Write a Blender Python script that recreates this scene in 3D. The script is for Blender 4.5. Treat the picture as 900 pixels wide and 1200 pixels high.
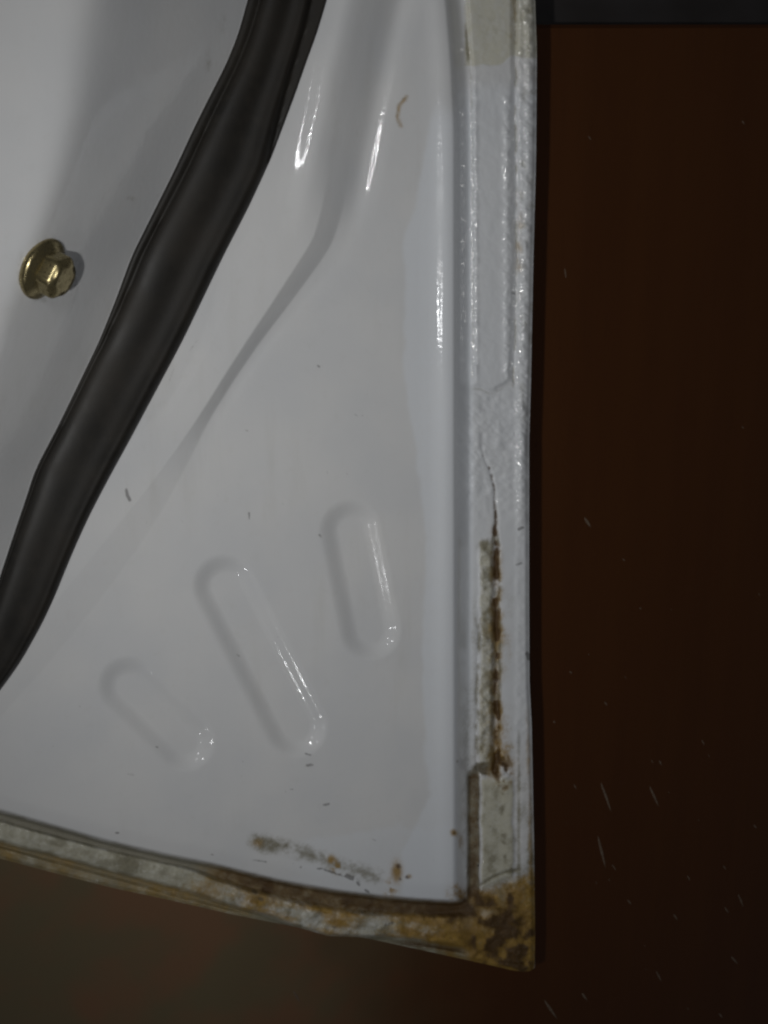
import bpy, math, random
import numpy as np
from mathutils import Vector, Matrix

# ------------------------------------------------------------------ clear
for o in list(bpy.data.objects):
    bpy.data.objects.remove(o, do_unlink=True)
scene = bpy.context.scene
col = scene.collection
rng = np.random.default_rng(7)
random.seed(7)
MM = 0.001

# ------------------------------------------------------------------ camera
# The door lies on its outer face; z = 0 is the flat of its corner panel.
F_PX = 1250.0                     # focal length in photo pixels (900 x 1200)
DIST = 0.350
TILT = math.radians(28.0)         # camera leans over from the upper left of the panel
AZ = math.atan2(0.52, -0.85)
CAM = Vector((math.sin(TILT) * math.cos(AZ), math.sin(TILT) * math.sin(AZ), math.cos(TILT))) * DIST
FWD = (-CAM).normalized()
RIGHT = FWD.cross(Vector((0, 1, 0))).normalized()
UP = RIGHT.cross(FWD).normalized()
cd = bpy.data.cameras.new('camera')
cd.sensor_fit = 'VERTICAL'
cd.sensor_height = 24.0
cd.lens = 24.0 * F_PX / 1200.0
cd.clip_start = 0.01
cd.clip_end = 50.0
cam = bpy.data.objects.new('camera', cd)
cam.matrix_world = Matrix((
    (RIGHT.x, UP.x, -FWD.x, CAM.x),
    (RIGHT.y, UP.y, -FWD.y, CAM.y),
    (RIGHT.z, UP.z, -FWD.z, CAM.z),
    (0, 0, 0, 1)))
col.objects.link(cam)
scene.camera = cam

# ------------------------------------------------------------------ world: a dim unlit room
world = bpy.data.worlds.new('World')
scene.world = world
world.use_nodes = True
bg = world.node_tree.nodes['Background']
bg.inputs['Color'].default_value = (0.90, 0.93, 1.0, 1)
bg.inputs['Strength'].default_value = 0.028

# ------------------------------------------------------------------ the phone's flash, beside its lens
fl = bpy.data.lights.new('flash', 'SPOT')
fl.energy = 1.88
fl.color = (1.0, 0.99, 0.965)
fl.shadow_soft_size = 0.0032
fl.spot_size = math.radians(100)
fl.spot_blend = 1.0
flash = bpy.data.objects.new('flash', fl)
flash.location = CAM - RIGHT * 0.039 - UP * 0.026
aim = Vector((0.100, 0.012, 0.0)) - flash.location
flash.rotation_euler = aim.to_track_quat('-Z', 'Y').to_euler()
col.objects.link(flash)

# ------------------------------------------------------------------ unseen point lights, added off to the left for glints on creases and ribs
def mirror_ray(u, v, s):
    ray = FWD * F_PX + RIGHT * (u - 450.0) - UP * (v - 600.0)
    m = CAM + ray * (-CAM.z / ray.z)
    d = m - CAM
    return m + Vector((d.x, d.y, -d.z)) * s


GLINT_LIGHTS = [(-300, -60, 0.5), (-300, 10, 0.55), (-300, 80, 0.5), (-330, 400, 0.6), (-380, 980, 0.55), (-380, 1420, 0.7)]
for bu_, bv_, be_ in GLINT_LIGHTS:
    pl_ = bpy.data.lights.new('glint_light', 'POINT')
    pl_.energy = be_
    pl_.color = (0.97, 0.985, 1.0)
    pl_.shadow_soft_size = 0.007
    po_ = bpy.data.objects.new('glint_light', pl_)
    po_.location = mirror_ray(bu_, bv_, 2.2)
    col.objects.link(po_)

# ------------------------------------------------------------------ exposure / render
vs = scene.view_settings
vs.view_transform = 'Standard'
vs.look = 'None'
vs.exposure = 0.0
vs.gamma = 1.0
vs.use_curve_mapping = False
scene.render.engine = 'CYCLES'
scene.cycles.filter_width = 2.4
scene.render.resolution_x = 768
scene.render.resolution_y = 1024

# ------------------------------------------------------------------ helpers
_cr = np.array(RIGHT); _cu = np.array(UP); _cf = np.array(FWD); _cc = np.array(CAM)


def P(u, v, h):
    """Point of the plane z = h (mm) seen at photo pixel (u, v)."""
    u = np.asarray(u, float); v = np.asarray(v, float); h = np.asarray(h, float) * MM
    ray = (_cf[None] * F_PX + (u.ravel() - 450.0)[:, None] * _cr[None] - (v.ravel() - 600.0)[:, None] * _cu[None])
    t = (np.broadcast_to(h, u.shape).ravel() - _cc[2]) / ray[:, 2]
    return _cc[None] + ray * t[:, None]


def P1(u, v, h):
    return Vector(P(np.array([u]), np.array([v]), np.array([h]))[0])


def ss(a, b, x):
    t = np.clip((x - a) / (b - a), 0, 1)
    return t * t * (3 - 2 * t)


def curve(pts, sm=0):
    xs = np.array([p[0] for p in pts], float); ys = np.array([p[1] for p in pts], float)
    dense = np.arange(xs[0], xs[-1] + 1, 1.0)
    yy = np.interp(dense, xs, ys)
    if sm:
        k = np.exp(-0.5 * (np.arange(-3 * sm, 3 * sm + 1) / sm) ** 2); k /= k.sum()
        pl = 2 * yy[0] - yy[1:3 * sm + 1][::-1]; pr = 2 * yy[-1] - yy[-3 * sm - 1:-1][::-1]
        yy = np.convolve(np.concatenate([pl, yy, pr]), k, 'valid')
    k0 = (yy[20] - yy[0]) / 20.0; k1 = (yy[-1] - yy[-21]) / 20.0
    return lambda x: np.interp(x, dense, yy) + np.minimum(np.asarray(x) - dense[0], 0) * k0 + np.maximum(np.asarray(x) - dense[-1], 0) * k1


def vnoise(x, y, seed=0):
    xi = np.floor(x).astype(np.int64); yi = np.floor(y).astype(np.int64)
    fx = x - xi; fy = y - yi
    fx = fx * fx * fx * (fx * (fx * 6 - 15) + 10); fy = fy * fy * fy * (fy * (fy * 6 - 15) + 10)

    def h(a, b):
        n = (a * 374761393 + b * 668265263 + seed * 974634777) & 0x7fffffff
        n = ((n ^ (n >> 13)) * 1274126177) & 0x7fffffff
        n = n ^ (n >> 16)
        return (n & 0xffff) / 65535.0
    return ((h(xi, yi) * (1 - fx) + h(xi + 1, yi) * fx) * (1 - fy) + (h(xi, yi + 1) * (1 - fx) + h(xi + 1, yi + 1) * fx) * fy) * 2 - 1


def fbm(x, y, sc, oc=3, seed=0):
    s = 0; a = 1.0; t = 0
    for i in range(oc):
        s = s + a * vnoise(x / sc * 2 ** i + 17.3 * i, y / sc * 2 ** i - 9.1 * i, seed + i)
        t += a; a *= 0.5
    return s / t


def capsule(u, v, a, b):
    ax, ay = a; bx, by = b
    dx, dy = bx - ax, by - ay
    t = np.clip(((u - ax) * dx + (v - ay) * dy) / (dx * dx + dy * dy), 0, 1)
    return np.hypot(u - ax - t * dx, v - ay - t * dy)


def stroke(u, v, pts, w):
    d = np.full(u.shape, 1e9)
    for a, b in zip(pts[:-1], pts[1:]):
        d = np.minimum(d, capsule(u, v, a, b))
    return np.clip(1 - d / w, 0, 1)


# ------------------------------------------------------------------ material helpers
def new_mat(name):
    m = bpy.data.materials.new(name)
    m.use_nodes = True
    return m, m.node_tree.nodes, m.node_tree.links, m.node_tree.nodes['Principled BSDF']


def node(ns, t, **kw):
    n = ns.new(t)
    for k, v in kw.items():
        setattr(n, k, v)
    return n


def noise_tex(ns, ls, vec, scale, detail=3, rough=0.55):
    n = ns.new('ShaderNodeTexNoise')
    n.inputs['Scale'].default_value = scale
    n.inputs['Detail'].default_value = detail
    n.inputs['Roughness'].default_value = rough
    if vec is not None:
        ls.new(vec, n.inputs['Vector'])
    return n.outputs['Fac']


def math_n(ns, ls, op, a, b=None, c=None):
    n = ns.new('ShaderNodeMath'); n.operation = op
    for i, x in enumerate((a, b, c)):
        if x is None:
            continue
        if isinstance(x, (int, float)):
            n.inputs[i].default_value = x
        else:
            ls.new(x, n.inputs[i])
    return n.outputs[0]


def maprange(ns, ls, x, a, b, c=0.0, d=1.0, smooth=True):
    n = ns.new('ShaderNodeMapRange')
    n.interpolation_type = 'SMOOTHSTEP' if smooth else 'LINEAR'
    ls.new(x, n.inputs[0])
    for i, val in enumerate((a, b, c, d)):
        n.inputs[i + 1].default_value = val
    return n.outputs[0]


def mixc(ns, ls, fac, a, b):
    n = ns.new('ShaderNodeMix'); n.data_type = 'RGBA'
    if isinstance(fac, (int, float)):
        n.inputs[0].default_value = fac
    else:
        ls.new(fac, n.inputs[0])
    for s, x in ((6, a), (7, b)):
        if isinstance(x, tuple):
            n.inputs[s].default_value = (*x, 1)
        else:
            ls.new(x, n.inputs[s])
    return n.outputs[2]


# ------------------------------------------------------------------ painted sheet metal with rust, sealant, overspray
def door_paint():
    m, ns, ls, bs = new_mat('worn_white_car_paint')
    tc = ns.new('ShaderNodeTexCoord').outputs['Object']
    A = node(ns, 'ShaderNodeVertexColor', layer_name='stain_a')
    B = node(ns, 'ShaderNodeVertexColor', layer_name='stain_b')
    sa = ns.new('ShaderNodeSeparateColor'); ls.new(A.outputs[0], sa.inputs[0])
    sb = ns.new('ShaderNodeSeparateColor'); ls.new(B.outputs[0], sb.inputs[0])
    nf = noise_tex(ns, ls, tc, 900, 4, 0.65)      # ~1 mm mottling
    nm = noise_tex(ns, ls, tc, 260, 4, 0.6)
    nl = noise_tex(ns, ls, tc, 30, 3, 0.5)
    nmix = math_n(ns, ls, 'ADD', math_n(ns, ls, 'MULTIPLY', nf, 0.5), math_n(ns, ls, 'MULTIPLY', nm, 0.5))
    dn = math_n(ns, ls, 'SUBTRACT', nmix, 0.5)

    def edge(mask, k, lo=0.25, hi=0.75):
        # noise only bites where the mask is partial
        k2 = math_n(ns, ls, 'MULTIPLY', dn, k)
        x = math_n(ns, ls, 'ADD', mask, math_n(ns, ls, 'MULTIPLY', k2, maprange(ns, ls, mask, 0.0, 0.25)))
        return maprange(ns, ls, x, lo, hi)
    rust = edge(sa.outputs[0], 1.3, 0.1, 0.95)
    ochre = edge(sa.outputs[1], 1.0, 0.0, 1.0)
    grime = edge(sa.outputs[2], 1.2, 0.05, 1.0)
    cream = edge(sb.outputs[0], 1.0, 0.1, 0.9)
    blue = edge(sb.outputs[1], 0.5, 0.0, 1.0)
    chip = edge(sb.outputs[2], 1.4, 0.2, 0.7)
    base = mixc(ns, ls, maprange(ns, ls, nl, 0.3, 0.7), (0.55, 0.558, 0.570), (0.592, 0.594, 0.596))
    base = mixc(ns, ls, math_n(ns, ls, 'MULTIPLY', maprange(ns, ls, nm, 0.55, 0.8), 0.10), base, (0.40, 0.38, 0.33))
    mpw = ns.new('ShaderNodeMapping'); ls.new(tc, mpw.inputs[0]); mpw.inputs['Rotation'].default_value = (0, 0, 0.6); mpw.inputs['Scale'].default_value = (1.0, 0.12, 1.0)
    wipe = noise_tex(ns, ls, mpw.outputs[0], 160, 4, 0.6)
    film = noise_tex(ns, ls, tc, 14, 5, 0.6)
    wf = math_n(ns, ls, 'MULTIPLY', maprange(ns, ls, wipe, 0.45, 0.75), maprange(ns, ls, film, 0.42, 0.68))
    base = mixc(ns, ls, math_n(ns, ls, 'MULTIPLY', wf, 0.18), base, (0.36, 0.345, 0.30))
    base = mixc(ns, ls, blue, base, (0.62, 0.645, 0.68))
    base = mixc(ns, ls, cream, base, mixc(ns, ls, nm, (0.43, 0.42, 0.33), (0.53, 0.515, 0.43)))
    base = mixc(ns, ls, math_n(ns, ls, 'MULTIPLY', grime, 0.85), base, mixc(ns, ls, nf, (0.12, 0.105, 0.06), (0.22, 0.20, 0.13)))
    base = mixc(ns, ls, math_n(ns, ls, 'MULTIPLY', ochre, 0.88), base, mixc(ns, ls, nm, (0.20, 0.098, 0.006), (0.42, 0.255, 0.032)))
    base = mixc(ns, ls, math_n(ns, ls, 'MULTIPLY', rust, 0.94), base, mixc(ns, ls, nf, (0.028, 0.017, 0.007), (0.11, 0.055, 0.016)))
    base = mixc(ns, ls, math_n(ns, ls, 'MULTIPLY', chip, 0.58), base, (0.055, 0.05, 0.045))
    ls.new(base, bs.inputs['Base Color'])
    dirt = math_n(ns, ls, 'MAXIMUM', math_n(ns, ls, 'MAXIMUM', rust, ochre), math_n(ns, ls, 'MULTIPLY', grime, 0.8))
    rg = maprange(ns, ls, dirt, 0, 1, 0.07, 0.36)
    rg = math_n(ns, ls, 'ADD', rg, math_n(ns, ls, 'MULTIPLY', maprange(ns, ls, nl, 0.35, 0.75), 0.05))
    rg = math_n(ns, ls, 'ADD', rg, math_n(ns, ls, 'MULTIPLY', wf, 0.22))
    ls.new(rg, bs.inputs['Roughness'])
    bs.inputs['Specular IOR Level'].default_value = 0.5
    # orange peel + crust
    peel = noise_tex(ns, ls, tc, 620, 2, 0.5)
    crust = noise_tex(ns, ls, tc, 1500, 4, 0.7)
    b1 = ns.new('ShaderNodeBump'); b1.inputs['Strength'].default_value = 0.17; b1.inputs['Distance'].default_value = 0.00022
    ls.new(peel, b1.inputs['Height'])
    b2 = ns.new('ShaderNodeBump'); b2.inputs['Distance'].default_value = 0.0009
    ls.new(math_n(ns, ls, 'MULTIPLY', dirt, 0.8), b2.inputs['Strength'])
    ls.new(crust, b2.inputs['Height']); ls.new(b1.outputs[0], b2.inputs['Normal'])
    ls.new(b2.outputs[0], bs.inputs['Normal'])
    return m


def rubber():
    m, ns, ls, bs = new_mat('black_rubber')
    tc = ns.new('ShaderNodeTexCoord').outputs['Object']
    nl = noise_tex(ns, ls, tc, 45, 4)
    nf = noise_tex(ns, ls, tc, 1400, 2)
    c = mixc(ns, ls, maprange(ns, ls, nl, 0.35, 0.7), (0.0105, 0.0095, 0.008), (0.0165, 0.0138, 0.0105))
    nd = noise_tex(ns, ls, tc, 240, 5, 0.7)
    nk = noise_tex(ns, ls, tc, 20, 3)
    c = mixc(ns, ls, math_n(ns, ls, 'MULTIPLY', math_n(ns, ls, 'MULTIPLY', maprange(ns, ls, nd, 0.45, 0.8), maprange(ns, ls, nk, 0.35, 0.7)), 0.10), c, (0.10, 0.085, 0.065))
    ls.new(c, bs.inputs['Base Color'])
    ls.new(maprange(ns, ls, nl, 0.3, 0.7, 0.46, 0.6), bs.inputs['Roughness'])
    bs.inputs['Specular IOR Level'].default_value = 0.32
    b = ns.new('ShaderNodeBump'); b.inputs['Strength'].default_value = 0.2; b.inputs['Distance'].default_value = 0.0001
    ls.new(nf, b.inputs['Height']); ls.new(b.outputs[0], bs.inputs['Normal'])
    return m


def zinc():
    m, ns, ls, bs = new_mat('yellow_zinc_plating')
    tc = ns.new('ShaderNodeTexCoord').outputs['Object']
    nl = noise_tex(ns, ls, tc, 160, 3)
    nf = noise_tex(ns, ls, tc, 900, 3)
    c = mixc(ns, ls, nl, (0.44, 0.37, 0.20), (0.31, 0.26, 0.135))
    c = mixc(ns, ls, maprange(ns, ls, nf, 0.55, 0.75), c, (0.20, 0.15, 0.07))
    ls.new(c, bs.inputs['Base Color'])
    bs.inputs['Metallic'].default_value = 0.92
    ls.new(maprange(ns, ls, nf, 0.3, 0.7, 0.22, 0.36), bs.inputs['Roughness'])
    b = ns.new('ShaderNodeBump'); b.inputs['Strength'].default_value = 0.15; b.inputs['Distance'].default_value = 0.0002
    ls.new(nf, b.inputs['Height']); ls.new(b.outputs[0], bs.inputs['Normal'])
    return m


def wood():
    m, ns, ls, bs = new_mat('dark_red_brown_wood')
    tc = ns.new('ShaderNodeTexCoord').outputs['Object']
    mp = ns.new('ShaderNodeMapping'); ls.new(tc, mp.inputs[0]); mp.inputs['Scale'].default_value = (1.0, 0.06, 1.0)
    g1 = noise_tex(ns, ls, mp.outputs[0], 90, 5, 0.6)
    g2 = noise_tex(ns, ls, mp.outputs[0], 700, 4, 0.6)
    nl = noise_tex(ns, ls, tc, 9, 3)
    c = mixc(ns, ls, maprange(ns, ls, g1, 0.2, 0.8), (0.050, 0.0165, 0.0040), (0.056, 0.0190, 0.0046))
    c = mixc(ns, ls, math_n(ns, ls, 'MULTIPLY', maprange(ns, ls, g2, 0.5, 0.8), 0.25), c, (0.036, 0.012, 0.004))
    # paler, rougher tone, stronger towards the left, with a cloudy shape of its own
    sx = ns.new('ShaderNodeSeparateXYZ'); ls.new(tc, sx.inputs[0])
    d1 = math_n(ns, ls, 'ADD', math_n(ns, ls, 'MULTIPLY', sx.outputs[0], -9.0), math_n(ns, ls, 'MULTIPLY', nl, 0.9))
    dm = maprange(ns, ls, d1, -0.35, 0.9)
    nd = noise_tex(ns, ls, tc, 22, 3)
    dust = mixc(ns, ls, maprange(ns, ls, nd, 0.40, 0.62), (0.115, 0.088, 0.045), (0.150, 0.080, 0.040))  # the two browns of that paler tone
    c = mixc(ns, ls, dm, c, dust)
    sp = noise_tex(ns, ls, tc, 2600, 2)
    c = mixc(ns, ls, math_n(ns, ls, 'MULTIPLY', maprange(ns, ls, sp, 0.68, 0.80), 0.35), c, (0.10, 0.075, 0.05))
    ls.new(c, bs.inputs['Base Color'])
    ls.new(maprange(ns, ls, dm, 0, 1, 0.34, 0.75), bs.inputs['Roughness'])
    bs.inputs['Specular IOR Level'].default_value = 0.4
    b = ns.new('ShaderNodeBump'); b.inputs['Strength'].default_value = 0.12; b.inputs['Distance'].default_value = 0.0003
    ls.new(g2, b.inputs['Height']); ls.new(b.outputs[0], bs.inputs['Normal'])
    return m


def plain(name, c1, c2, scale, rough):
    m, ns, ls, bs = new_mat(name)
    tc = ns.new('ShaderNodeTexCoord').outputs['Object']
    n = noise_tex(ns, ls, tc, scale, 4)
    ls.new(mixc(ns, ls, maprange(ns, ls, n, 0.3, 0.7), c1, c2), bs.inputs['Base Color'])
    bs.inputs['Roughness'].default_value = rough
    return m


M_PAINT = door_paint(); M_RUB = rubber(); M_ZINC = zinc(); M_WOOD = wood()
M_GREY = plain('grey_floor', (0.015, 0.012, 0.011), (0.024, 0.021, 0.021), 30, 0.6)
M_SKIN = plain('white_outer_paint', (0.42, 0.42, 0.40), (0.5, 0.5, 0.48), 60, 0.3)
M_DUST = plain('pale_dust', (0.085, 0.055, 0.034), (0.14, 0.105, 0.075), 900, 0.9)

# ------------------------------------------------------------------ the surface under the door
FLOOR_H = -48.0
FT = 14.0
EDGE_V = 28.0


def mesh_obj(name, verts, faces, mat, parent=None, smooth=False):
    me = bpy.data.meshes.new(name)
    me.from_pydata([tuple(v) for v in verts], [], faces)
    me.update()
    if smooth:
        me.polygons.foreach_set('use_smooth', [True] * len(me.polygons))
    me.materials.append(mat)
    o = bpy.data.objects.new(name, me)
    col.objects.link(o)
    if parent is not None:
        o.parent = parent
    return o


e0 = P1(640, EDGE_V, FLOOR_H); e1 = P1(900, EDGE_V, FLOOR_H)
ed = (e1 - e0).normalized(); en = Vector((ed.y, -ed.x, 0))      # en points towards the bottom of the picture
if en.y > 0:
    en = -en
mid = (e0 + e1) / 2
ca = mid - ed * 1.2; cb = mid + ed * 1.2
bev = 0.0015
topc = [ca + en * bev, cb + en * bev, cb + en * 1.6, ca + en * 1.6]
v = [Vector(x) for x in topc] + [ca - Vector((0, 0, bev)), cb - Vector((0, 0, bev))] + [ca - Vector((0, 0, FT * MM)), cb - Vector((0, 0, FT * MM)), cb + en * 1.6 - Vector((0, 0, FT * MM)), ca + en * 1.6 - Vector((0, 0, FT * MM))]
board = mesh_obj('wooden_board', v, [(0, 3, 2, 1), (0, 1, 5, 4), (4, 5, 7, 6), (1, 2, 8, 7, 5), (0, 4, 6, 9, 3), (2, 3, 9, 8), (6, 7, 8, 9)], M_WOOD)
board['kind'] = 'structure'
gz = (FLOOR_H - FT) * MM - 0.0005
floor = mesh_obj('floor', [(-3, -3, gz), (3, -3, gz), (3, 3, gz), (-3, 3, gz)], [(0, 1, 2, 3)], M_GREY)
floor['kind'] = 'structure'

# ------------------------------------------------------------------ the door corner as curves in the photo
xB = curve([(-80, 460), (0, 441), (78, 423), (175, 403), (250, 388), (282, 378), (300, 367), (325, 350), (358, 327), (400, 297), (442, 269), (490, 239), (535, 212), (585, 180), (640, 140), (705, 90), (765, 40), (810, 0), (900, -80), (1300, -400)], 7)
sealL = curve([(-80, 312), (0, 290), (40, 279), (75, 265), (110, 247), (150, 227), (200, 204), (250, 179), (300, 154), (350, 136), (400, 116), (460, 87), (505, 65), (550, 41), (585, 30), (620, 18), (675, 0), (740, -22), (860, -80)], 10)
sealR = curve([(-80, 404), (0, 383), (40, 371), (75, 358), (110, 346), (150, 331), (190, 316), (240, 293), (300, 262), (350, 238), (400, 214), (460, 182), (520, 150), (560, 128), (600, 107), (630, 93), (660, 80), (700, 64), (730, 50), (775, 25), (810, 0), (860, -42)], 10)
ridge = curve([(-80, 124), (0, 110), (130, 92), (220, 68), (290, 44), (345, 22), (430, -4), (520, -40), (700, -110), (1300, -300)], 16)
xA = curve([(-80, 534), (0, 541), (70, 547), (150, 551), (900, 551), (1300, 551)], 10)
xE = curve([(-80, 626), (0, 627), (60, 629), (190, 628), (300, 625), (400, 623), (450, 622), (520, 620), (700, 620), (800, 620.5), (850, 623), (1000, 626), (1100, 627), (1140, 626), (1300, 626)], 5)
yA = curve([(-80, 933), (0, 955), (60, 972), (130, 992), (200, 1008), (250, 1018), (330, 1038), (400, 1050), (450, 1056), (500, 1060), (540, 1062), (700, 1064)], 8)
yE = curve([(-80, 986), (0, 1006), (60, 1022), (130, 1040), (200, 1055), (270, 1071), (350, 1087), (385, 1097), (420, 1098), (432, 1100), (470, 1108), (520, 1119), (570, 1130), (600, 1137), (612, 1139), (622, 1138), (627, 1133), (700, 1120)], 2)
s1c = curve([(-80, 941), (0, 962), (130, 997), (200, 1013), (235, 1022), (260, 1031), (300, 1044), (350, 1057), (400, 1066), (450, 1070), (500, 1073), (540, 1070), (700, 1070)], 5)
s2c = curve([(-80, 966), (0, 988), (60, 1003), (130, 1022), (200, 1041), (240, 1053), (280, 1066), (320, 1077), (350, 1089), (380, 1099), (425, 1100), (450, 1099), (500, 1105), (540, 1111), (580, 1122), (700, 1135)], 4)

# profile across the stamped step beside the seal (px from its middle -> mm)
stepB = curve([(-160, 4.3), (-95, 3.9), (-68, 4.25), (-55, 4.8), (-45, 5.68), (-36, 6.4), (-28, 6.2), (-18, 5.15), (0, 2.25), (12, 0.1), (20, -1.15), (26, -1.62), (32, -1.42), (41, -0.42), (52, 0.0), (120, 0.0)], 3)
ampB = curve([(-80, 1.0), (250, 1.0), (330, 1.0), (400, 0.95), (480, 0.66), (540, 0.32), (620, 0.32), (800, 0.30), (1300, 0.3)], 25)
widB = curve([(-80, 1.0), (230, 1.0), (310, 0.85), (400, 0.52), (490, 0.46), (560, 1.0), (650, 1.5), (800, 1.6), (1300, 1.6)], 20)
# raised crest along the panel's right edge (px inside the edge -> mm)
crestT = curve([(-50, 1.6), (14, 1.9), (22, 2.4), (27, 2.45), (32, 2.05), (38, 1.2), (46, 0.48), (58, 0.1), (72, 0.0), (400, 0.0)], 3)
crestW = curve([(-80, 0.55), (80, 0.75), (200, 0.95), (300, 1.0), (480, 1.0), (620, 0.85), (850, 0.6), (1000, 0.3), (1300, 0.3)], 25)

RIBS = [((150, 804), (217, 869), 37, 13, 1.95), ((263, 687), (347, 851), 39, 15, 2.35), ((411, 622), (434, 738), 38, 14, 2.2)]



def height(u, v):
    # --- the inner panel
    dB = (u - xB(v)) * np.cos(np.arctan((xB(v + 8) - xB(v - 8)) / 16.0))
    a = ampB(v)
    pan = stepB(np.clip(dB / widB(v), -158, 118))
    crestcut = np.clip(pan - 4.2, 0, None)
    pan = pan - crestcut * 0.97 * ss(170, 300, v)
    pan = np.where(pan < 0, pan * (1 - 0.85 * ss(205, 290, v)), pan) * a
    # slope that climbs away from the seal to the raised part of the door
    L = sealL(v); R = ridge(v)
    w = np.maximum(L - R, 30.0)
    t = (L - u) / w
    tall = np.interp(v, [-80, 0, 300, 430, 800], [46, 45, 38, 32, 18])
    sm = 0.075
    f = sm * np.log1p(np.exp(np.clip(t / sm, -40, 40))) - sm * np.log1p(np.exp(np.clip((t - 1.02) / sm, -40, 40)))
    f = f - sm * math.log(2) * np.exp(-(np.clip(t, 0, 9) / 0.12))
    pan = pan + np.where(t > -0.4, np.maximum(f, 0), 0) * tall * 0.92
    # shallow broad hollow below the step's end
    pan = pan + 0.25 * fbm(u, v, 190, 2, 3)
    pan = pan + 0.05 * fbm(u, v, 46, 2, 5)
    # pressed ribs
    for (pa, pb, ro, ri, dep) in RIBS:
        d = capsule(u, v, pa, pb)
        pan = pan - dep * (1 - ss(ri, ro, d))
    dR = xA(v) - u
    dBm = (yA(u) - v) * 0.96
    pan = pan + crestT(np.clip(dR, -49, 390)) * crestW(v) * ss(-10, 40, dBm)
    pan = pan - 0.9 * (1 - ss(0, 26, dBm))

    # --- right-hand hem flange
    n8 = fbm(u, v, 9, 2, 11); n20 = fbm(u, v, 24, 2, 12); n5 = fbm(u, v, 5, 2, 13); n14 = fbm(u * 2.2, v, 18, 2, 14)
    wob = 1.6 * fbm(u * 0 + 5, v, 30, 3, 15) + 1.1 * fbm(u * 0 + 9, v, 9, 2, 16)
    rim = -6.0 + 0.16 * n20 + 0.05 * n8
    # upper filler strip
    fl_l = np.interp(v, [-80, 0, 75, 120, 460], [539, 545, 551, 554, 555]) + wob * 0.6
    fl_r = np.interp(v, [-80, 0, 300, 460], [603, 602, 604, 600]) + wob * 0.8
    bot = 457 + 5 * fbm(u, v * 0, 14, 3, 21) - 6 * np.exp(-((u - 597) / 7) ** 2) + 4 * np.exp(-((u - 577) / 8) ** 2)
    inv = ss(0, 7, bot - v)
    strip = ss(0, 5, u - fl_l) * ss(0, 5, fl_r - u) * inv
    rim = rim + strip * (1.05 + 0.10 * n14 + 0.05 * n5)
    rim = rim + (0.62 + 0.35 * n8 + 0.25 * n5) * np.exp(-((u - fl_l - 1.5) / 3.2) ** 2) * inv * ss(70, 110, v)
    rim = rim + (0.60 + 0.5 * np.clip(n8, -0.4, 1) + 0.3 * n5) * np.exp(-((u - 594) / 4.0) ** 2) * inv * ss(90, 130, v)
    rim = rim - 0.75 * np.exp(-((u - fl_r - 1.5) / 2.2) ** 2) * inv
    rim = rim + (0.55 + 0.30 * n8 + 0.18 * n5) * ss(fl_r + 2, fl_r + 8, u) * (1 - 0.4 * ss(440, 480, v))
    rim = rim + (0.65 + 0.4 * n8 + 0.3 * n5) * np.exp(-((u - xE(v) + 9) / 4.0) ** 2) * (1 - ss(560, 640, v))
    # step where the repaint starts
    rp = 76 + 3 * fbm(u, v * 0, 20, 2, 22) - 9 * ss(585, 603, u)
    rim = rim + 0.14 * ss(-2, 2, v - rp) * ss(552, 556, u)
    # rough paint between filler and crack
    z1 = ss(452, 470, v) * (1 - ss(560, 640, v))
    rim = rim + z1 * (0.34 * n8 + 0.22 * n5 + 0.35 * np.exp(-((u - 611) / 6) ** 2) + 0.25 * np.exp(-((u - 558) / 5) ** 2))
    # crack and rusty groove
    gx = np.interp(v, [520, 535, 545, 560, 575, 620, 640, 760, 880, 905], [564, 567, 572, 577, 580, 580, 581.5, 582, 582, 580]) + 0.8 * wob
    gw = np.interp(v, [520, 540, 600, 640, 700, 900], [1.2, 1.6, 1.8, 3.4, 4.0, 4.2])
    gon = ss(518, 530, v) * (1 - ss(900, 915, v))
    rim = rim - gon * np.interp(v, [520, 620, 660, 900], [0.4, 0.7, 1.5, 1.7]) * np.exp(-((u - gx) / gw) ** 2)
    # middle sealant bead
    bl = np.interp(v, [620, 640, 720, 900], [560, 561, 562, 560]) + wob
    br = gx - gw * 0.9
    bead = ss(628, 640, v + 5 * n8) * (1 - ss(893, 903, v)) * ss(-1, 4, u - bl) * ss(-1, 3, br - u)
    rim = rim + bead * (1.0 + 0.45 * n8 + 0.3 * n5)
    rim = rim - 0.5 * np.exp(-((u - bl + 1.5) / 1.6) ** 2) * ss(715, 730, v) * (1 - ss(893, 903, v))
    # ridge right of the groove
    rim = rim + 0.45 * ss(0, 6, u - gx) * ss(560, 640, v) * (1 - ss(905, 925, v)) * (1 - 0.4 * ss(600, 615, u))
    # cavity, deep groove along the panel and lower cream strip
    cav = np.exp(-(((u - 566) / 11.0) ** 2 + ((v - 902 + 2.5 * n8 * 2) / 7.5) ** 2) ** 1.6)
    rim = rim - 1.5 * cav
    ll = 562.5 + 0.9 * wob
    low = ss(905, 918, v) * (1 - ss(1030, 1042, v + (u - 580) * 0.35)) * ss(0, 4, u - ll) * ss(0, 5, 604 - u + wob)
    rim = rim + low * (0.75 + 0.10 * n14)
    gr2 = ss(900, 912, v) * (1 - ss(1052, 1066, v)) * (1 - ss(559, 563, u - 0.6 * wob)) * ss(546, 551, u)
    rim = rim - 2.0 * gr2
    rim = rim + 0.35 * ss(606, 612, u) * ss(905, 925, v)
    rblob = np.exp(-(((u - 590) / 9) ** 2 + ((v - 905) / 20) ** 2))
    rim = rim + rblob * (0.35 + 0.7 * n5 + 0.5 * n8)
    # diagonal tear above the corner
    rim = rim - 0.5 * stroke(u, v, [(563, 1037), (580, 1027), (592, 1022), (608, 1019)], 3.0)

    # --- bottom hem flange
    A0 = yA(u); S1 = s1c(u); S2 = s2c(u); E = yE(u)
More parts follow.
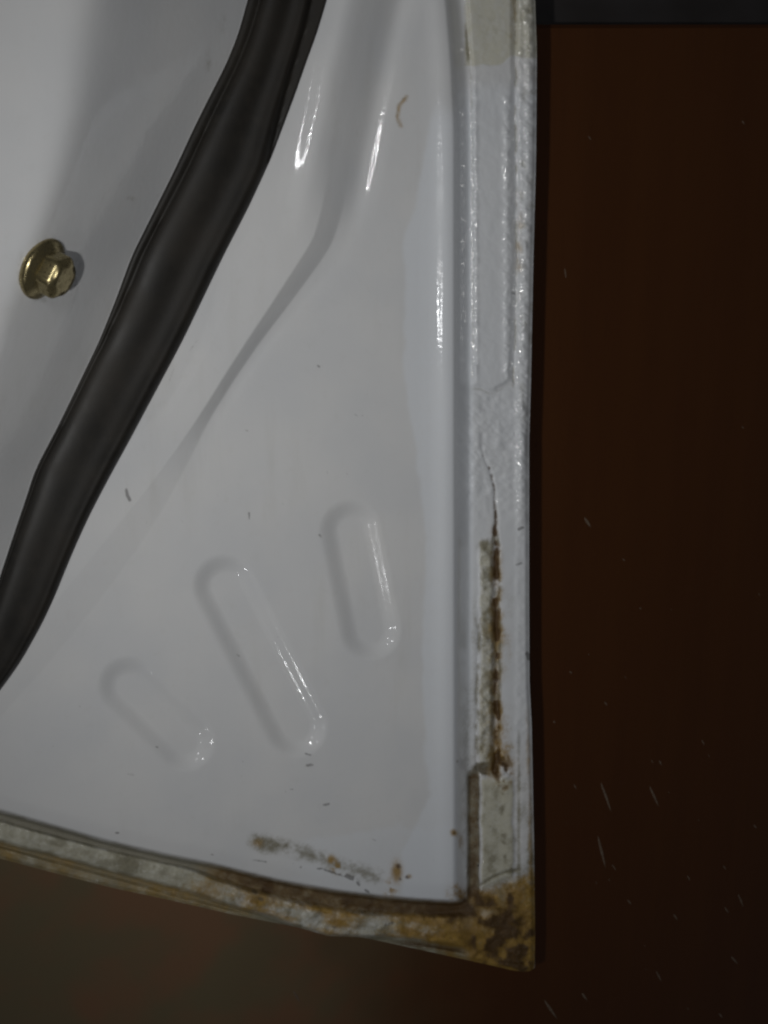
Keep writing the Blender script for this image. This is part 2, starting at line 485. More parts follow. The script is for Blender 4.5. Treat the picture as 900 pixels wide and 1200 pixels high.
    wb = 1.2 * fbm(u, v * 0 + 3, 26, 3, 31)
    bt0 = np.interp(u, [-80, 190, 270, 700], [-5.7, -5.7, -7.2, -7.2])
    bt = bt0 + 0.10 * n8
    tw = np.interp(u, [-80, 190, 270, 700], [2.5, 2.5, 5.5, 5.5])
    seal_on = ss(-tw * 0.8, tw, v - S1 - wb) * ss(-1, 5, S2 - v + wb)
    lump = 0.22 * n20 + 0.14 * n8 + np.interp(u, [0, 240, 300, 540], [0.1, 0.3, 1.0, 1.2]) * (0.40 * n8 + 0.20 * n5 + 0.8 * n20)
    mid_s = (S1 + S2) / 2
    dome = 1 - ((v - mid_s) / np.maximum((S2 - S1) * 0.62, 4)) ** 2
    bt = bt + seal_on * (-4.8 - bt0 + 0.9 * np.clip(dome, -1, 1) + lump)
    lip = ss(-2, 2, v - (E - np.interp(u, [0, 140, 220, 340, 430, 620], [13, 11, 5, 4, 6, 9])))
    bt = bt + lip * (1 - seal_on) * 0.9
    bt = bt - 0.6 * np.exp(-((v - S2 - 2) / 2.5) ** 2) * (1 - ss(330, 360, u) * (1 - ss(425, 440, u)))
    # --- rusted corner
    cn = -5.9 + 0.75 * n20 + 0.55 * n8 + 0.35 * n5
    cn = cn + 0.9 * np.exp(-((u - 604) / 7) ** 2) - 0.8 * ss(1108, 1122, v + (u - 590) * -0.25) * (1 - ss(1126, 1131, v))
    cn = cn + 0.5 * np.exp(-((v - E + 5) / 4) ** 2)
    wcorner = ss(545, 562, u) * ss(1030, 1046, v + (u - 580) * 0.35)
    wbot = (1 - ss(540, 556, u)) * ss(1000, 1030, v + (540 - u) * 0.25)
    wbot = (1 - ss(536, 556, u)) * ss(-14, 0, v - A0 + 12)
    out = rim * (1 - wcorner) + cn * wcorner
    out = out * (1 - wbot) + bt * wbot
    # roll over the folded edges
    out = out - 1.6 * (1 - ss(0, 5.0, xE(v) - u)) - 1.0 * (1 - ss(0, 4.0, E - v))
    rad = 26.0
    cut = np.maximum(np.hypot(np.maximum(rad - dR, 0), np.maximum(rad - dBm, 0)) - rad, 0) * 1.3
    cut = np.where((dR < rad) & (dBm < rad), cut, 0)
    sR = ss(0, 21, dR - cut)
    sB = ss(0, 7, dBm - cut)
    k = sR * sB
    return out * (1 - k) + pan * k, dict(n8=n8, n5=n5, n20=n20, wob=wob, gx=gx, gw=gw, gon=gon, bl=bl, bot=bot, rp=rp,
                                         S1=S1, S2=S2, A0=A0, E=E, wb=wb, fl_l=fl_l, fl_r=fl_r, k=k, dR=dR, dBm=dBm, seal_on=seal_on,
                                         cav=cav, gr2=gr2, rblob=rblob, low=low, wcorner=wcorner, wbot=wbot, strip=strip, bead=bead)


# ------------------------------------------------------------------ grid
STEP = 1.5
us = np.concatenate([np.arange(-320, -20, 6.0), np.arange(-20, 632, STEP)]); vs_ = np.concatenate([np.arange(-320, -20, 6.0), np.arange(-20, 1146, STEP)])
U, V = np.meshgrid(us, vs_)
outside = (U > xE(V)) | (V > yE(U))
Uc = np.minimum(U, xE(V))
Vc = np.minimum(V, yE(Uc))
H, I = height(Uc, Vc)
pts = P(Uc, Vc, H)
nr, nc = U.shape

# vertex normals from the grid
pg = pts.reshape(nr, nc, 3)
du = np.zeros_like(pg); dv = np.zeros_like(pg)
du[:, 1:-1] = pg[:, 2:] - pg[:, :-2]; du[:, 0] = pg[:, 1] - pg[:, 0]; du[:, -1] = pg[:, -1] - pg[:, -2]
dv[1:-1] = pg[2:] - pg[:-2]; dv[0] = pg[1] - pg[0]; dv[-1] = pg[-1] - pg[-2]
nrm = np.cross(dv, du)
ln = np.linalg.norm(nrm, axis=2, keepdims=True)
nrm = np.where(ln > 1e-14, nrm / np.maximum(ln, 1e-14), np.array([0, 0, 1.0]))
nrm = nrm.reshape(-1, 3)
nrm[nrm[:, 2] < 0] *= -1

# ------------------------------------------------------------------ stains: amounts per point, in the photo's layout
u, v = Uc, Vc
g = lambda x0, y0, sx, sy: np.exp(-(((u - x0) / sx) ** 2 + ((v - y0) / sy) ** 2))
n40 = fbm(u, v, 40, 3, 41); n12 = fbm(u, v, 12, 3, 42); n6 = fbm(u, v, 6, 2, 43); nst = fbm(u, v * 0.25, 10, 3, 44)
nsb = fbm(u * 0.3, v + 0.25 * (-u) , 9, 3, 45)
rimk = 1 - I['k']
rust = np.zeros_like(u); ochre = np.zeros_like(u); grime = np.zeros_like(u); cream = np.zeros_like(u); blue = np.zeros_like(u); chip = np.zeros_like(u)

n20v = fbm(u, v * 0.6, 18, 3, 49)
# right flange
gd = np.abs(u - I['gx'])
rust += I['gon'] * ss(545, 660, v) * (1 - ss(0.4, 1.9, gd / I['gw'])) * (0.42 + 1.0 * n12)
grime += I['gon'] * ss(545, 660, v) * (1 - ss(0.8, 2.4, gd / I['gw'])) * (0.6 + 0.5 * n6)
grime += 0.24 * ss(560, 566, u) * (1 - ss(598, 606, u)) * ss(620, 700, v) * (1 - ss(905, 915, v)) * np.clip(0.4 + n20v, 0, 1)
ochre += 0.28 * ss(556, 566, u) * (1 - ss(596, 606, u)) * ss(640, 760, v) * (1 - ss(905, 930, v)) * np.clip(0.4 + n20v, 0, 1)
rust += 0.7 * I['gon'] * ss(528, 540, v) * (1 - ss(525, 620, v) * 0.4) * (1 - ss(0.5, 1.3, gd / 2.0)) * ss(-0.25, 0.15, n12)
ochre += I['gon'] * ss(575, 680, v) * np.exp(-(gd / 7.0) ** 2) * (0.46 + 0.7 * n12)
grime += I['bead'] * (0.36 + 0.65 * n12) + 0.5 * g(566, 640, 9, 9)
cream += I['bead'] * 0.6
grime += 0.8 * np.exp(-((u - I['bl'] + 1.0) / 1.8) ** 2) * ss(718, 740, v) * (1 - ss(893, 905, v)) * ss(-0.5, 0.3, n12)
grime += 0.45 * g(547, 860, 7, 60) + 0.35 * g(556, 700, 5, 160) * ss(640, 740, v)
rust += 0.55 * I['cav'] + 0.0
grime += 0.9 * I['cav']
grime += 1.0 * I['gr2']; rust += 0.62 * I['gr2'] * (0.85 + 0.6 * n12); ochre += 0.3 * I['gr2']
rust += I['rblob'] * (0.65 + 0.9 * n6); ochre += 0.8 * g(592, 900, 12, 26) * (0.6 + 0.8 * n6)
cream += I['low'] * 0.75
grime += I['low'] * (0.0 + 0.30 * np.clip(nst, 0, 1)) + 0.5 * stroke(u, v, [(589, 930), (590, 980), (592, 1010)], 4) * ss(-0.1, 0.4, n12)
grime += 0.5 * np.exp(-((u - 608) / 2.0) ** 2) * ss(840, 870, v) * (1 - ss(1030, 1045, v))
grime += 0.75 * stroke(u, v, [(563, 1037), (580, 1027), (592, 1022), (608, 1019)], 3.2)
ochre += 0.7 * np.exp(-((xE(v) - u - 4) / 3.0) ** 2) * ss(815, 840, v) * (1 - ss(1015, 1040, v)) * (0.55 + 0.6 * nst)
grime += 0.45 * np.exp(-((xE(v) - u - 6) / 3.0) ** 2) * ss(800, 850, v) * (1 - ss(1015, 1040, v)) * (0.3 + 0.9 * nst)
chip += 1.0 * stroke(u, v, [(618, 766), (620, 772)], 4) + 0.9 * stroke(u, v, [(608, 620), (613, 618)], 3) + 0.8 * stroke(u, v, [(605, 662), (611, 660)], 2.6)
# thin line down between upper filler and hem, dark seam beside the filler
lineon = (1 - ss(445, 460, v)) * ss(-0.55, 0.0, fbm(u * 0, v, 28, 2, 47))
grime += 0.62 * np.exp(-((u - I['fl_r'] - 1.5) / 1.8) ** 2) * lineon
grime += 0.85 * np.exp(-((u - I['fl_l'] + 2.0) / 2.2) ** 2) * (1 - ss(66, 78, v)) * ss(20, 40, v)
grime += 0.40 * np.exp(-((u - I['fl_l'] + 1.0) / 1.6) ** 2) * ss(75, 85, v) * (1 - ss(440, 458, v))
grime += 0.35 * np.exp(-((v - I['bot'] - 1) / 2.2) ** 2) * ss(550, 556, u) * (1 - ss(600, 604, u))
old = (1 - ss(-2, 2, v - I['rp'])) * ss(540, 548, u)
cream += 0.62 * old; grime += old * (0.05 + 0.28 * np.clip(n12, 0, 1))
ochre += 0.35 * g(601, 20, 4, 45) * (0.7 + n12)
grime += ss(606, 611, u) * (1 - ss(500, 560, v)) * (0.12 + 0.5 * n12) * 0.9
ochre += 0.45 * g(609, 290, 5, 60) * (0.5 + n12)
grime += 0.45 * g(577, 530, 6, 26) * (0.6 + n12)
grime += 0.25 * ss(552, 558, u) * ss(600, 700, v) * np.clip(n12, 0, 1)

# bottom flange
onb = I['wbot'] * rimk
dS = v - I['S1']
inb = I['seal_on'] * I['wbot']
fx = ss(205, 300, u)
cream += inb * (0.75 - 0.2 * fx)
ochre += inb * fx * (0.32 + 0.9 * np.clip(n40 * 0.7 + nsb * 0.6, -0.3, 1)) + 0.5 * inb * g(240, 1045, 30, 14)
ochre += inb * ss(430, 520, u) * 0.40
ochre += inb * fx * 0.35 * np.exp(-((v - I['S1'] - 3) / 7) ** 2)
grime += inb * (0.20 + 0.35 * np.clip(nsb, 0, 1) + 0.45 * np.clip(n12, 0, 1) * fx)
rust += inb * ss(470, 540, u) * (0.15 + 0.7 * n12)
grime += inb * 0.6 * g(150, 1010, 14, 12)
gapm = I['wbot'] * rimk * (1 - I['seal_on']) * (v < I['S1'] + 3)  # gap below panel edge: rust and grime, strengthened to paint in its shade
rust += gapm * ss(215, 290, u) * (0.72 + 0.35 * n12)
grime += gapm * 0.95
ochre += gapm * ss(215, 260, u) * 0.5
lowm = I['wbot'] * rimk * (1 - I['seal_on']) * (v >= I['S1'] + 3)
ochre += lowm * (1 - ss(250, 330, u)) * (0.42 + 0.25 * n40)
cream += lowm * 0.8
grime += lowm * (0.55 + 0.3 * n12) * (1 - 0.35 * ss(240, 280, u))
grime += lowm * 0.9 * np.exp(-((v - I['S2'] - 2.5) / 2.5) ** 2)
rust += lowm * ss(440, 480, u) * np.exp(-((v - I['S2'] - 3) / 4) ** 2) * 0.7
chip += 0.9 * stroke(u, v, [(297, 1044), (300, 1046)], 4) + 0.9 * stroke(u, v, [(304, 1053), (307, 1054)], 4) + 0.7 * stroke(u, v, [(390, 1086), (392, 1087)], 3) + 0.7 * stroke(u, v, [(452, 1084), (460, 1081)], 3)
# corner
w = I['wcorner']
cream += 0.6 * w
ochre += w * (0.78 + 0.5 * n12) + w * 0.5 * g(606, 1075, 12, 45)
rust += w * (0.42 * np.clip(0.45 + n12, 0, 1) + 1.0 * g(584, 1088, 24, 24) + 0.8 * g(597, 1050, 6, 30) + 0.75 * g(600, 1112, 32, 14)) * (0.75 + 0.9 * n12)
grime += w * (0.45 + 0.5 * np.clip(I['n20'], 0, 1)) * (1 - 0.6 * g(570, 1060, 9, 22))
grime += (1 - I['k']) * 0.28 * ss(860, 960, v) * (0.8 + 0.7 * n12)
ochre += (1 - I['k']) * g(540, 1080, 26, 24) * 0.75
rust += (1 - I['k']) * g(530, 1068, 30, 9) * 0.7
lowc = (1 - I['k']) * ss(470, 540, u) * ss(1085, 1100, v)
ochre += lowc * (0.5 + 0.5 * n12); grime += lowc * (0.55 + 0.4 * n12); rust += lowc * 0.35 * np.clip(0.3 + n12, 0, 1)
rust += (1 - I['k']) * g(548, 1062, 14, 16) * (0.6 + 0.6 * n12)
grime += (1 - I['k']) * 0.45 * np.exp(-((xE(v) - u) / 5.0) ** 2) * ss(960, 1040, v)
# panel edge staining
ochre += I['k'] * (1.0 * g(465, 1022, 7, 13) + 0.8 * g(457, 1042, 8, 10) * ss(-0.2, .3, n6) + 0.75 * g(480, 1027, 3, 3) + 1.1 * g(532, 976, 4.2, 4.2) + 1.0 * g(541, 986, 4.5, 11) + 0.9 * g(546, 950, 5, 13) + 0.9 * g(540, 1046, 15, 11) * (0.7 + n6) + 0.9 * g(389, 1007, 6, 5) + 0.9 * g(397, 1018, 9, 7) * ss(-.2, .3, n6) + 0.6 * g(302, 988, 8, 6) + 0.5 * g(548, 895, 3, 14))
rust += I['k'] * (0.9 * g(467, 1015, 3.6, 3.6) + 0.8 * g(477, 1028, 2.4, 2.4) + 0.8 * g(469, 1030, 2.2, 2.2) + 0.8 * g(544, 999, 3.0, 5.5) + 0.7 * g(532, 976, 1.8, 1.8) + 0.8 * g(536, 892, 2, 3))
grime += I['k'] * (0.75 * stroke(u, v, [(300, 985), (330, 992), (360, 1000), (400, 1015), (440, 1027)], 15) * (0.85 + 0.6 * n6) + 0.5 * g(312, 992, 14, 10) + 0.3 * g(538, 1046, 14, 9))
grime += I['k'] * 0.30 * ss(0, 1, 1 - I['dBm'] / 16) * (0.4 + n12)
chip += I['k'] * (0.7 * stroke(u, v, [(297, 1008), (312, 1010)], 2.5) + 0.8 * stroke(u, v, [(340, 1012), (352, 1016)], 3.5) * ss(-.3, .2, n6) + 0.9 * stroke(u, v, [(372, 1017), (386, 1021), (412, 1030), (425, 1040), (432, 1046)], 2.6) * ss(-.4, .1, n6) + 0.7 * stroke(u, v, [(405, 1024), (420, 1032)], 4) * ss(-.2, .2, n6))
# overspray patch of bluish paint along the right edge and in the corner
bx = np.interp(v, [-80, 60, 150, 300, 420, 520, 600, 700, 800, 930, 1000, 1100], [520, 515, 500, 470, 470, 482, 497, 496, 492, 500, 470, 470]) + 5 * n40
blue += ss(-3, 6, u - bx) * 0.7 * (v > 100) * ss(100, 150, v) * ss(-6, 4, I['dR'])
by = np.interp(u, [250, 330, 430, 470, 500, 560], [1030, 985, 972, 965, 975, 960]) + 5 * n12
blue += 0.45 * ss(-4, 6, v - by) * I['k'] * ss(300, 380, u)
blue += 0.6 * (1 - I['k']) * ss(85, 110, v) * (1 - ss(850, 905, v)) * (1 - I['bead']) * 0.9
# little marks on the paint
for pl, wd, am in (([(148, 574), (149, 580), (152, 586)], 3.4, .9), ([(292, 601), (292, 608)], 2.2, .8), ([(232, 398), (226, 406), (222, 412)], 1.8, .5),
                   ([(204, 432), (199, 444), (198, 452)], 1.8, .5), ([(358, 883), (364, 885)], 2.0, .8), ([(360, 897), (366, 896)], 2.8, .8),
                   ([(380, 943), (385, 942)], 3.2, .75), ([(150, 907), (156, 908)], 3.0, .5), ([(416, 486), (420, 488), (425, 487)], 1.8, .55),
                   ([(372, 428), (374, 430)], 2.2, .7), ([(288, 504), (290, 505)], 2.2, .6), ([(374, 627), (376, 629)], 2.4, .7), ([(278, 767), (280, 769)], 2.2, .6),
                   ([(183, 875), (185, 876)], 2.0, .7), ([(136, 976), (139, 976)], 2.2, .8), ([(247, 1001), (250, 1002)], 2.0, .7), ([(436, 983), (440, 985)], 2.4, .5),
                   ([(467, 115), (464, 125), (467, 140), (470, 146)], 1.8, .35), ([(470, 116), (475, 114), (477, 120)], 1.8, .4), ([(340, 925), (343, 925)], 1.8, .6),
                   ([(406, 555), (408, 556)], 1.8, .5), ([(330, 590), (333, 591)], 1.8, .5), ([(600, 343), (603, 344)], 2.2, .9), ([(508, 963), (509, 985), (508, 1010)], 1.6, .3),
                   ([(255, 580), (256, 581)], 1.6, .6), ([(92, 828), (94, 828)], 1.8, .6), ([(212, 610), (214, 611)], 1.6, .5), ([(383, 552), (384, 555)], 1.5, .6)):
    chip += am * stroke(u, v, pl, wd)
for k in range(16):
    x0 = rng.uniform(60, 500); y0 = rng.uniform(300, 1000)
    chip += rng.uniform(.3, .7) * stroke(u, v, [(x0, y0), (x0 + rng.uniform(-2, 2), y0 + rng.uniform(-2, 2))], rng.uniform(1.2, 1.9))
ochre += 0.6 * stroke(u, v, [(476, 114), (468, 124), (466, 138), (470, 148)], 4.5)
grime += 0.5 * stroke(u, v, [(477, 113), (468, 122), (465, 136), (468, 147)], 3.5)
grime += 0.28 * g(178, 232, 9, 6) * ss(-.1, .5, n6) * 2 + 0.30 * g(154, 233, 6, 4) + 0.3 * g(262, 20, 8, 22) * (0.5 + n12) + 0.3 * g(244, 70, 4, 16) + 0.22 * g(150, 295, 12, 14) * (0.5 + n12) + 0.16 * g(60, 590, 40, 60) * (0.6 + n12)
grime += I['k'] * 0.10 * np.clip(n40, 0, 1)
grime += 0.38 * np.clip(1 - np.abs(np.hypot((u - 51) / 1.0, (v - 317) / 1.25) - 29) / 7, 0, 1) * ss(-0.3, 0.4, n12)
for (pa, pb, ro, ri, dep) in RIBS:
    grime += 0.10 * np.exp(-((capsule(u, v, pa, pb) - ri - 3) / 6) ** 2) * (0.5 + n12)

SA = np.clip(np.stack([rust, ochre, grime, np.ones_like(u)], -1), 0, 1).reshape(-1, 4)
SB = np.clip(np.stack([cream, blue, chip, np.ones_like(u)], -1), 0, 1).reshape(-1, 4)

# ------------------------------------------------------------------ cut the sheet into the door's parts
fi = np.arange(nr * nc).reshape(nr, nc)
q = np.stack([fi[:-1, :-1], fi[1:, :-1], fi[1:, 1:], fi[:-1, 1:]], -1).reshape(-1, 4)
of = outside.ravel()[q]
qc_u = U.ravel()[q].mean(1); qc_v = V.ravel()[q].mean(1)
keep = ~of.all(1)
lab = np.zeros(len(q), int)              # 0 inner panel
cuq, cvq = qc_u, qc_v
inR = cuq > xA(cvq) - 1
inBt = cvq > yA(cuq) + 1
kq = I['k'].ravel()[q].mean(1)
mean = lambda a: a.ravel()[q].mean(1)
lab[inBt & (cuq <= 553)] = 4             # lower hem flange
lab[inR & ~(inBt & (cuq <= 553))] = 5    # side hem flange
lab[(mean(inb) > 0.5)] = 6               # sealant along the lower hem
lab[(mean(I['strip']) > 0.5) & inR] = 7  # filler strip
lab[(mean(I['bead']) > 0.5) & inR] = 8
lab[(mean(I['low']) > 0.5) & inR] = 9
for i, (pa, pb, ro, ri, dep) in enumerate(RIBS):
    lab[capsule(cuq, cvq, pa, pb) < ro + 1] = 1 + i

door = bpy.data.objects.new('car_door', None)
door.location = (0, 0, FLOOR_H * MM)
col.objects.link(door)
door['label'] = 'white car door lying inner side up, rusted at its lower corner, on dark brown wood'
door['category'] = 'car door'
bpy.context.view_layer.update()
INV = door.matrix_world.inverted()


def adopt(o):
    o.parent = door
    o.matrix_parent_inverse = INV
    return o


def sheet(name, sel, label=None):
    f = q[sel]
    used, inv = np.unique(f, return_inverse=True)
    f2 = inv.reshape(-1, 4)
    me = bpy.data.meshes.new(name)
    vv = pts[used]
    me.vertices.add(len(used)); me.vertices.foreach_set('co', vv.ravel())
    me.loops.add(f2.size); me.loops.foreach_set('vertex_index', f2.ravel().astype(np.int32))
    me.polygons.add(len(f2))
    me.polygons.foreach_set('loop_start', np.arange(0, f2.size, 4, dtype=np.int32))
    me.polygons.foreach_set('use_smooth', np.ones(len(f2), bool))
    me.update(calc_edges=True)
    for nm, arr in (('stain_a', SA), ('stain_b', SB)):
        ca_ = me.color_attributes.new(nm, 'FLOAT_COLOR', 'POINT')
        ca_.data.foreach_set('color', arr[used].astype(np.float32).ravel())
    me.validate(clean_customdata=False)
    if len(me.vertices) == len(used):
        me.normals_split_custom_set_from_vertices([tuple(n) for n in nrm[used]])
    me.materials.append(M_PAINT)
    o = bpy.data.objects.new(name, me)
    col.objects.link(o)
    adopt(o)
    if label:
        o['label'] = label
    return o


PARTS = [(0, 'inner_panel', None), (1, 'pressed_rib', None), (2, 'pressed_rib', None), (3, 'pressed_rib', None),
         (4, 'hem_flange', 'lower hem flange stained olive and rust brown'), (5, 'hem_flange', 'side hem flange with rusty crack and peeling corner'),
         (6, 'seam_sealant', 'cracked yellowed sealant along the lower hem'), (7, 'seam_sealant', 'smooth white painted filler strip on the side hem'),
         (8, 'seam_sealant', 'lumpy grey sealant bead beside the rusty crack'), (9, 'seam_sealant', 'cream sealant strip above the rusty corner')]
for i, nm, lb in PARTS:
    sheet(nm, keep & (lab == i), lb)

# ------------------------------------------------------------------ outer skin: folded edge and the curved outer face that rests on the board
ov = np.concatenate([np.arange(-320, 1120, 4.0)])
path = [(float(xE(t)), float(t)) for t in ov]
path += [(float(x), float(yE(x))) for x in np.concatenate([np.arange(626.5, 600, -1.5), np.arange(600, -321, -4.0)])]
pu = np.array([p[0] for p in path]); pv = np.array([p[1] for p in path])
ph, _ = height(pu, pv)
ring0 = P(pu, pv, ph - 0.02)
cen = np.array(P1(120, 300, -20)); cen[2] = 0
rings = [ring0]
for inset, dz in ((0.0002, -0.6), (0.0012, -1.2), (0.012, -5.0), (0.035, -12.0)):
    r = ring0.copy()
    dirv = cen[None, :2] - ring0[:, :2]
    dirv /= np.linalg.norm(dirv, axis=1, keepdims=True)
    r[:, :2] += dirv * inset
    r[:, 2] = np.maximum(ring0[:, 2] + dz * MM, FLOOR_H * MM)
    rings.append(r)
r = rings[-1].copy(); dirv = cen[None, :2] - ring0[:, :2]; dirv /= np.linalg.norm(dirv, axis=1, keepdims=True)
r[:, :2] = ring0[:, :2] + dirv * 0.085; r[:, 2] = FLOOR_H * MM
rings.append(r)
vv = np.concatenate(rings); n = len(path)
fs = []
for k in range(len(rings) - 1):
    for j in range(n - 1):
        fs.append((k * n + j, k * n + j + 1, (k + 1) * n + j + 1, (k + 1) * n + j))
sk = mesh_obj('outer_skin', vv, fs, M_SKIN, None, True)
adopt(sk)

# ------------------------------------------------------------------ rubber door seal
sv = np.concatenate([np.arange(-315, -60, 15.0), np.arange(-60, 1050, 5.0)])
NT = 44
tt = np.concatenate([[0.0], np.linspace(0, 1, NT), [1.0]])
rowsU = []; rowsH = []
for vi in sv:
    l = float(sealL(vi)); rr_ = float(sealR(vi))
    uu = l + (rr_ - l) * tt
    # the seal lies slightly oblique: rows follow its own cross direction
    sl_ = (float(sealL(vi + 6)) - float(sealL(vi - 6))) / 12.0
    hl = float(height(np.array([l]), np.array([vi]))[0][0]); hr = float(height(np.array([rr_]), np.array([vi]))[0][0])
    base = hl + (hr - hl) * tt
    lipw = float(np.interp(vi, [-60, 0, 60, 120, 195, 900], [0.22, 0.185, 0.15, 0.10, 0.0, 0.0]))
    t1 = 1 - lipw
    flw = float(np.interp(vi, [-60, 150, 330, 420, 900], [0.16, 0.14, 0.10, 0.05, 0.03]))
    prof = np.zeros_like(tt)
    x = np.clip((tt - flw) / max(t1 - flw, 1e-3), 0, 1)
    body = 3.3 * np.clip(1 - np.abs(2 * x - 1) ** 4.0, 0, 1) ** 0.6
    body = body - 0.8 * np.exp(-((x - 0.60) / 0.17) ** 2) * float(np.interp(vi, [0, 300, 460, 900], [1, 0.8, 0.35, 0.2])) + 0.45 * np.exp(-((x - 0.90) / 0.06) ** 2)
    prof = np.where((tt > flw) & (tt < t1), 0.9 + body, prof)
    prof = np.where(tt <= flw, 1.7 + 0.5 * np.sin(np.pi * np.clip(tt / max(flw, 1e-3), 0, 1)), prof)
    if lipw > 0.005:
        lp = np.clip((tt - t1) / lipw, 0, 1)
        prof = np.where(tt >= t1, 1.9 + 0.5 * lp, prof)
    else:
        prof = np.where(tt >= t1, 0.9, prof)
    prof[0] = -1.2; prof[-1] = -1.2
    rowsU.append(uu); rowsH.append(base + prof)
rowsU = np.array(rowsU); rowsH = np.array(rowsH); rowsV = np.repeat(sv[:, None], len(tt), 1)
sp = P(rowsU, rowsV, rowsH)
nn = len(tt)
fs = [(i * nn + j, (i + 1) * nn + j, (i + 1) * nn + j + 1, i * nn + j + 1) for i in range(len(sv) - 1) for j in range(nn - 1)]
seal = mesh_obj('door_seal', sp, fs, M_RUB, None, True)
adopt(seal)
seal['label'] = 'black rubber weather seal curving down the panel'
md = seal.modifiers.new('round', 'SUBSURF'); md.levels = 1; md.render_levels = 1

# ------------------------------------------------------------------ flange bolt on the slope
BU, BV = 50.0, 315.0
bh = float(height(np.array([BU]), np.array([BV]))[0][0])
bc = P1(BU, BV, bh)
e = 4.0


def hp(a, b):
    return P1(a, b, float(height(np.array([a]), np.array([b]))[0][0]))


bn = (hp(BU, BV + e + 8) - hp(BU, BV - e - 8)).cross(hp(BU + e + 14, BV) - hp(BU - e + 2, BV)).normalized()
if bn.z < 0:
    bn = -bn
bq = bn.to_track_quat('Z', 'Y')


def lathe(name, prof, seg, parent, mat, hexr=None):
    vts = []; fcs = []
    for (r_, z_) in prof:
        for k in range(seg):
            an = 2 * math.pi * k / seg
            rad = r_
            vts.append((rad * math.cos(an) * MM, rad * math.sin(an) * MM, z_ * MM))
    for i in range(len(prof) - 1):
        for k in range(seg):
            a0 = i * seg + k; a1 = i * seg + (k + 1) % seg
            fcs.append((a0, a1, a1 + seg, a0 + seg))
    fcs.append(tuple(range(seg - 1, -1, -1)))
    last = (len(prof) - 1) * seg
    fcs.append(tuple(last + k for k in range(seg)))
    o = mesh_obj(name, vts, fcs, mat, parent, True)
    return o


bolt = lathe('bolt', [(8.0, -1.5), (8.5, -1.0), (8.7, 0.2), (8.5, 0.9), (7.9, 1.25), (7.0, 1.7), (6.2, 2.3), (5.0, 2.6)], 64, None, M_ZINC)
bolt.matrix_world = Matrix.Translation(bc) @ bq.to_matrix().to_4x4() @ Matrix.Scale(0.9, 4)
bpy.context.view_layer.update()
mw = bolt.matrix_world.copy()
bolt.parent = door; bolt.matrix_parent_inverse = INV; bolt.matrix_world = mw
bolt['label'] = 'yellow zinc plated flange bolt'
# hexagon with chamfered corners
SEG = 72
vts = []; fcs = []
prof = [(0.0, 6.8), (0.0, 2.0), (0.0, 6.3), (0.0, 7.2)]
levels = [(1.2, 0.0), (5.6, 0.0), (6.4, 0.35), (6.9, 1.0), (7.2, 1.9), (7.25, 3.5)]
for z_, inset in levels:
    for k in range(SEG):
        an = 2 * math.pi * (k + 0.5) / SEG + 0.25
        loc = (an % (math.pi / 3)) - math.pi / 6
        rad = min(5.6 / math.cos(loc), 6.15)
        rad = min(rad, 6.25) - inset
        if inset > 1.2:
            rad = 5.5 - (inset - 1.0) * 0.95
        vts.append((rad * math.cos(an) * MM, rad * math.sin(an) * MM, z_ * MM))
for i in range(len(levels) - 1):
    for k in range(SEG):
        a0 = i * SEG + k; a1 = i * SEG + (k + 1) % SEG
        fcs.append((a0, a1, a1 + SEG, a0 + SEG))
fcs.append(tuple((len(levels) - 1) * SEG + k for k in range(SEG)))
hx = mesh_obj('hex_head', vts, fcs, M_ZINC, bolt, True)

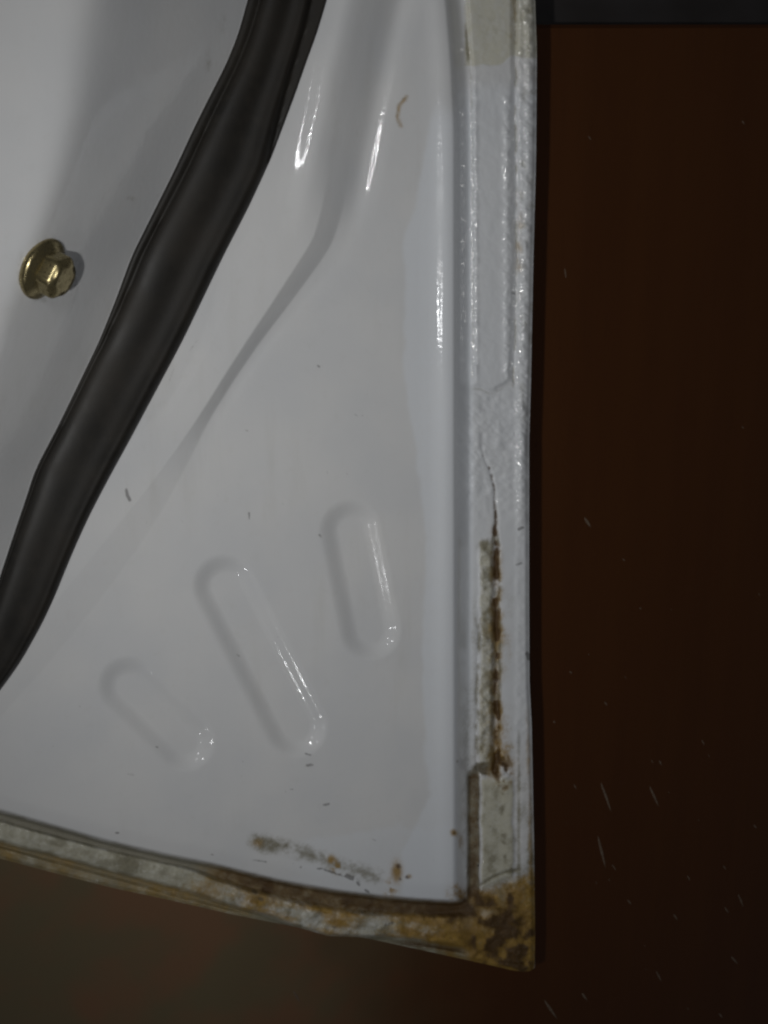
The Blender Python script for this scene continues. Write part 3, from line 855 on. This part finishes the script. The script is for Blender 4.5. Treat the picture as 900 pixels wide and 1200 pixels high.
# ------------------------------------------------------------------ chips and dust on the wood
marks = [((706, 922), (714, 945), 3.2), ((763, 925), (770, 941), 2.6), ((702, 985), (708, 1010), 3.0), ((686, 608), (691, 616), 3.2), ((662, 316), (663, 324), 1.6),
         ((709, 823), (711, 826), 2.0), ((823, 868), (825, 872), 1.8), ((773, 892), (775, 896), 2.0), ((649, 845), (650, 847), 2.4), ((668, 787), (670, 789), 1.8),
         ((790, 1072), (793, 1077), 2.0), ((806, 1027), (808, 1031), 1.8), ((848, 1015), (850, 1018), 1.8), ((866, 1050), (870, 1060), 2.2), ((850, 1064), (853, 1069), 1.8),
         ((770, 1140), (774, 1148), 2.2), ((683, 1165), (687, 1171), 3.0), ((640, 1175), (650, 1190), 3.2), ((736, 1055), (739, 1059), 1.8), ((858, 1122), (863, 1128), 2.6),
         ((884, 967), (886, 970), 1.8), ((690, 160), (692, 163), 1.6), ((870, 142), (872, 145), 1.6), ((673, 920), (675, 924), 1.6), ((843, 1188), (846, 1192), 2.2),
         ((718, 1014), (721, 1019), 1.6), ((750, 712), (751, 714), 1.4), ((870, 500), (871, 502), 1.4), ((730, 655), (732, 657), 1.4), ((345, 1163), (350, 1172), 3.0)]
for k in range(14):
    x0 = random.uniform(655, 895); y0 = 600 + 600 * random.random() ** 0.6
    L_ = random.uniform(1, 3)
    marks.append(((x0, y0), (x0 + L_ * 0.4, y0 + L_), random.uniform(0.6, 1.1)))
vv = []; ff = []
for (a_, b_, wd) in marks:
    dx, dy = b_[0] - a_[0], b_[1] - a_[1]; ll_ = math.hypot(dx, dy); nx_, ny_ = -dy / ll_ * wd * 0.5, dx / ll_ * wd * 0.5
    ring = [(a_[0] - dx * 0.25, a_[1] - dy * 0.25), (a_[0] + nx_ * 0.8, a_[1] + ny_ * 0.8), ((a_[0] + b_[0]) / 2 + nx_ * random.uniform(.7, 1.2), (a_[1] + b_[1]) / 2 + ny_ * random.uniform(.7, 1.2)), (b_[0] + nx_ * 0.5, b_[1] + ny_ * 0.5),
            (b_[0] + dx * 0.3, b_[1] + dy * 0.3), (b_[0] - nx_ * 0.6, b_[1] - ny_ * 0.6), ((a_[0] + b_[0]) / 2 - nx_, (a_[1] + b_[1]) / 2 - ny_), (a_[0] - nx_ * 0.6, a_[1] - ny_ * 0.6)]
    s0 = len(vv)
    for p in ring:
        vv.append(P1(p[0], p[1], FLOOR_H + 0.01))
    cx = sum((vv[s0 + i] for i in range(8)), Vector()) / 8
    for i in range(8):
        w_ = cx + (vv[s0 + i] - cx) * 0.7; w_.z = (FLOOR_H + 0.05 + 0.06 * min(wd, 2)) * MM
        vv.append(w_)
    for i in range(8):
        j = (i + 1) % 8
        ff.append((s0 + i, s0 + j, s0 + 8 + j, s0 + 8 + i))
    ff.append(tuple(s0 + 8 + i for i in range(8)))
dust = mesh_obj('dust', vv, ff, M_DUST)
dust['kind'] = 'stuff'
dust['label'] = 'pale specks of dust and paint chips scattered on the dark wood'
dust['category'] = 'dust'
